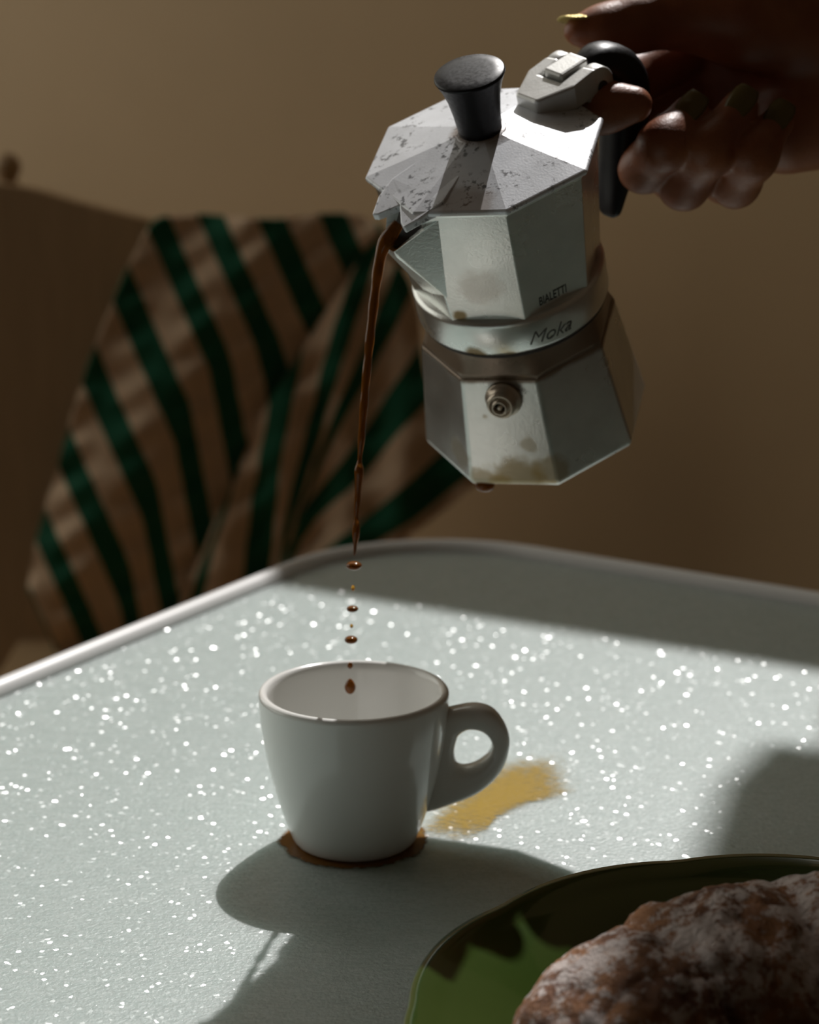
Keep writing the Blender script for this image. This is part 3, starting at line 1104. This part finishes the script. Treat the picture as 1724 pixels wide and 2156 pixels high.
top_px = [(-70, 380), (60, 398), (150, 424), (300, 462), (450, 490), (620, 505), (780, 520), (835, 540)]
tp = [at_y(x, y, CY0) for x, y in [tuple(p) for p in smooth_line(top_px, 4)]]
n_ = len(tp)
vv = []
for yo in (0.0, 0.022):
    vv += [p + Vector((0, yo, 0)) for p in tp] + [Vector((p.x, p.y + yo, -0.34)) for p in tp]
fc = []
for i in range(n_ - 1):
    fc += [(i, i + 1, n_ + i + 1, n_ + i), (2 * n_ + i, 3 * n_ + i, 3 * n_ + i + 1, 2 * n_ + i + 1), (i, 2 * n_ + i, 2 * n_ + i + 1, i + 1), (n_ + i, n_ + i + 1, 3 * n_ + i + 1, 3 * n_ + i)]
fc += [(0, n_, 3 * n_, 2 * n_), (n_ - 1, 3 * n_ - 1, 4 * n_ - 1, 2 * n_ - 1)]
o = clink('back_panel', mesh_from(vv, fc), M_WOOD)
for px, py in ((14, 352), (825, 548)):
    p = at_y(px, py, CY0 + 0.040)
    prof_ = [(0.0005, 0.013), (0.007, 0.011), (0.0125, 0.004), (0.0125, -0.004), (0.008, -0.011), (0.008, -0.012), (0.014, -0.018), (0.014, FLOOR_Z - p.z), (0.0005, FLOOR_Z - p.z)]
    b_ = lathe(prof_, 20)
    bmesh.ops.translate(b_, verts=b_.verts, vec=p)
    clink('post', b_, M_WOOD, True)
xl, xr = at_y(18, 352, CY0).x, at_y(838, 548, CY0).x
b_ = bmesh.new()
box(b_, (xl - 0.01, CY0 - 0.36, -0.32), (xr + 0.01, CY0 + 0.01, -0.29))
o = clink('seat', b_, M_WOOD)
for x_ in (xl + 0.01, xr - 0.01):
    clink('leg', tube([(x_, CY0 - 0.34, -0.32), (x_, CY0 - 0.34, FLOOR_Z)], [0.016, 0.013], 12, side=(1, 0, 0)), M_WOOD, True)

# cloth: rows of points along each stripe, hung over the chair back
KY = CY0 - 0.045
outline = [(60, 1240), (72, 1170), (85, 1110), (108, 1030), (133, 945), (157, 860), (185, 770), (216, 690), (253, 600), (290, 520), (331, 462), (386, 456), (443, 452), (507, 458), (571, 462),
           (636, 456), (700, 449), (755, 455), (805, 475)]
# stripe number along the outline: whole numbers sit in the middle of a green stripe
onum = [0.2, 0.55, 1.0, 1.45, 1.98, 2.45, 2.98, 3.45, 3.98, 4.5, 5.0, 5.5, 6.0, 6.5, 7.0, 7.5, 8.0, 8.45, 8.9]
seam = [(815, 470), (735, 590), (640, 722), (590, 812), (540, 905), (505, 980), (470, 1062), (430, 1150), (395, 1230), (350, 1330), (300, 1420)]


def seam_y(x):
    for (x0, y0), (x1, y1) in zip(seam, seam[1:]):
        if x1 <= x <= x0: return y0 + (y1 - y0) * (x0 - x) / (x0 - x1)
    return 470 if x > 815 else 1500


def cloth_point(x, y, off=0.0):
    wr = 0.006 * math.sin(x * 0.021 + y * 0.012) + 0.0045 * math.sin((y * 0.93 + x * 0.40) / 13.0 + 1.3 * math.sin(x * 0.011)) * (0.6 + 0.4 * math.sin(x * 0.05))
    return at_y(x, y, KY + off + wr)


def stripe_panel(curves, nums, off_fn, name_uv='UVMap', per=6, rows=90):
    """curves: polylines of pixels; nums: stripe number of each"""
    C_ = smooth_line([tuple(np.array(c).ravel()) for c in curves], per)
    U_ = [float(v[0]) for v in smooth_line([(v,) for v in nums], per)]
    bm_ = bmesh.new()
    uvl_ = bm_.loops.layers.uv.new(name_uv)
    g = []
    for c, u in zip(C_, U_):
        c = c.reshape(-1, 2)
        row = []
        m = len(c)
        for i in range(rows + 1):
            t = i / rows * (m - 1)
            k = min(int(t), m - 2)
            p = c[k] + (c[k + 1] - c[k]) * (t - k)
            row.append(bm_.verts.new(cloth_point(p[0], p[1], off_fn(p[0], p[1], i / rows))))
        g.append((row, u))
    for (ra_, ua), (rb_, ub) in zip(g, g[1:]):
        for i in range(rows):
            f_ = bm_.faces.new((ra_[i], rb_[i], rb_[i + 1], ra_[i + 1]))
            for l, u, v in zip(f_.loops, (ua, ub, ub, ua), (i, i, i + 1, i + 1)): l[uvl_].uv = (u, v / rows)
    return bm_


curves = []
for (x0, y0) in outline:
    c = [(x0, y0)]
    for k in range(1, 81):
        s_ = k * 14.0
        x = x0 + 0.44 * min(s_, 290) + 0.20 * max(s_ - 290, 0)
        y = y0 + s_
        if y >= min(seam_y(x) + 12, 1480): break
        c.append((x, y))
    c = np.array(c if len(c) > 1 else c + [(x0 + 3, y0 + 14)])
    t = np.linspace(0, len(c) - 1, 40)
    curves.append([tuple(np.array([np.interp(v, np.arange(len(c)), c[:, 0]), np.interp(v, np.arange(len(c)), c[:, 1])])) for v in t])
cloth = empty('striped_cloth', Vector((-0.2, KY, -0.30)))
tag(cloth, 'green and beige striped cloth draped in folds over the wooden chair back', 'cloth')


def cl(name, bm_):
    bmesh.ops.translate(bm_, verts=bm_.verts, vec=-cloth.location)
    o_ = link(name, bm_, M_STRIPE, cloth, True)
    so = o_.modifiers.new('thickness', 'SOLIDIFY')
    so.thickness = 0.003
    so.offset = 0
    return o_


cl('outer_panel', stripe_panel(curves, onum, lambda x, y, t: 0.030 * t ** 3))


def resample(c, n=16):
    c = np.array([tuple(p) for p in smooth_line(c, 6)])
    t = np.linspace(0, len(c) - 1, n)
    return [(np.interp(v, np.arange(len(c)), c[:, 0]), np.interp(v, np.arange(len(c)), c[:, 1])) for v in t]


fan = [
    [(470, 1062), (440, 1130), (410, 1200), (330, 1400)],
    [(476, 1055), (452, 1140), (425, 1225), (360, 1420)],
    [(540, 900), (510, 1000), (478, 1120), (430, 1420)],
    [(598, 800), (580, 940), (565, 1060), (530, 1420)],
    [(690, 650), (640, 820), (600, 1000), (560, 1420)],
    [(792, 500), (722, 702), (680, 864), (590, 1180), (575, 1420)],
    [(815, 540), (758, 702), (692, 880), (598, 1170), (580, 1420)],
    [(852, 575), (796, 702), (704, 890), (606, 1165), (590, 1420)],
    [(880, 660), (830, 760), (722, 930), (600, 1165), (590, 1420)],
    [(893, 780), (838, 850), (747, 975), (606, 1130), (560, 1420)],
    [(930, 890), (860, 960), (760, 1060), (650, 1180), (600, 1420)],
    [(965, 970), (860, 1060), (760, 1130), (660, 1220), (620, 1420)],
    [(1010, 1010), (900, 1100), (780, 1170), (680, 1260), (640, 1420)],
]
fnum = [0.6, 1.0, 1.5, 2.0, 2.5, 3.0, 3.5, 4.0, 4.5, 5.0, 5.5, 6.0, 6.4]
cl('inner_panel', stripe_panel([resample(c) for c in fan], fnum, lambda x, y, t: 0.012 + 0.004 * math.sin(x * 0.05)))
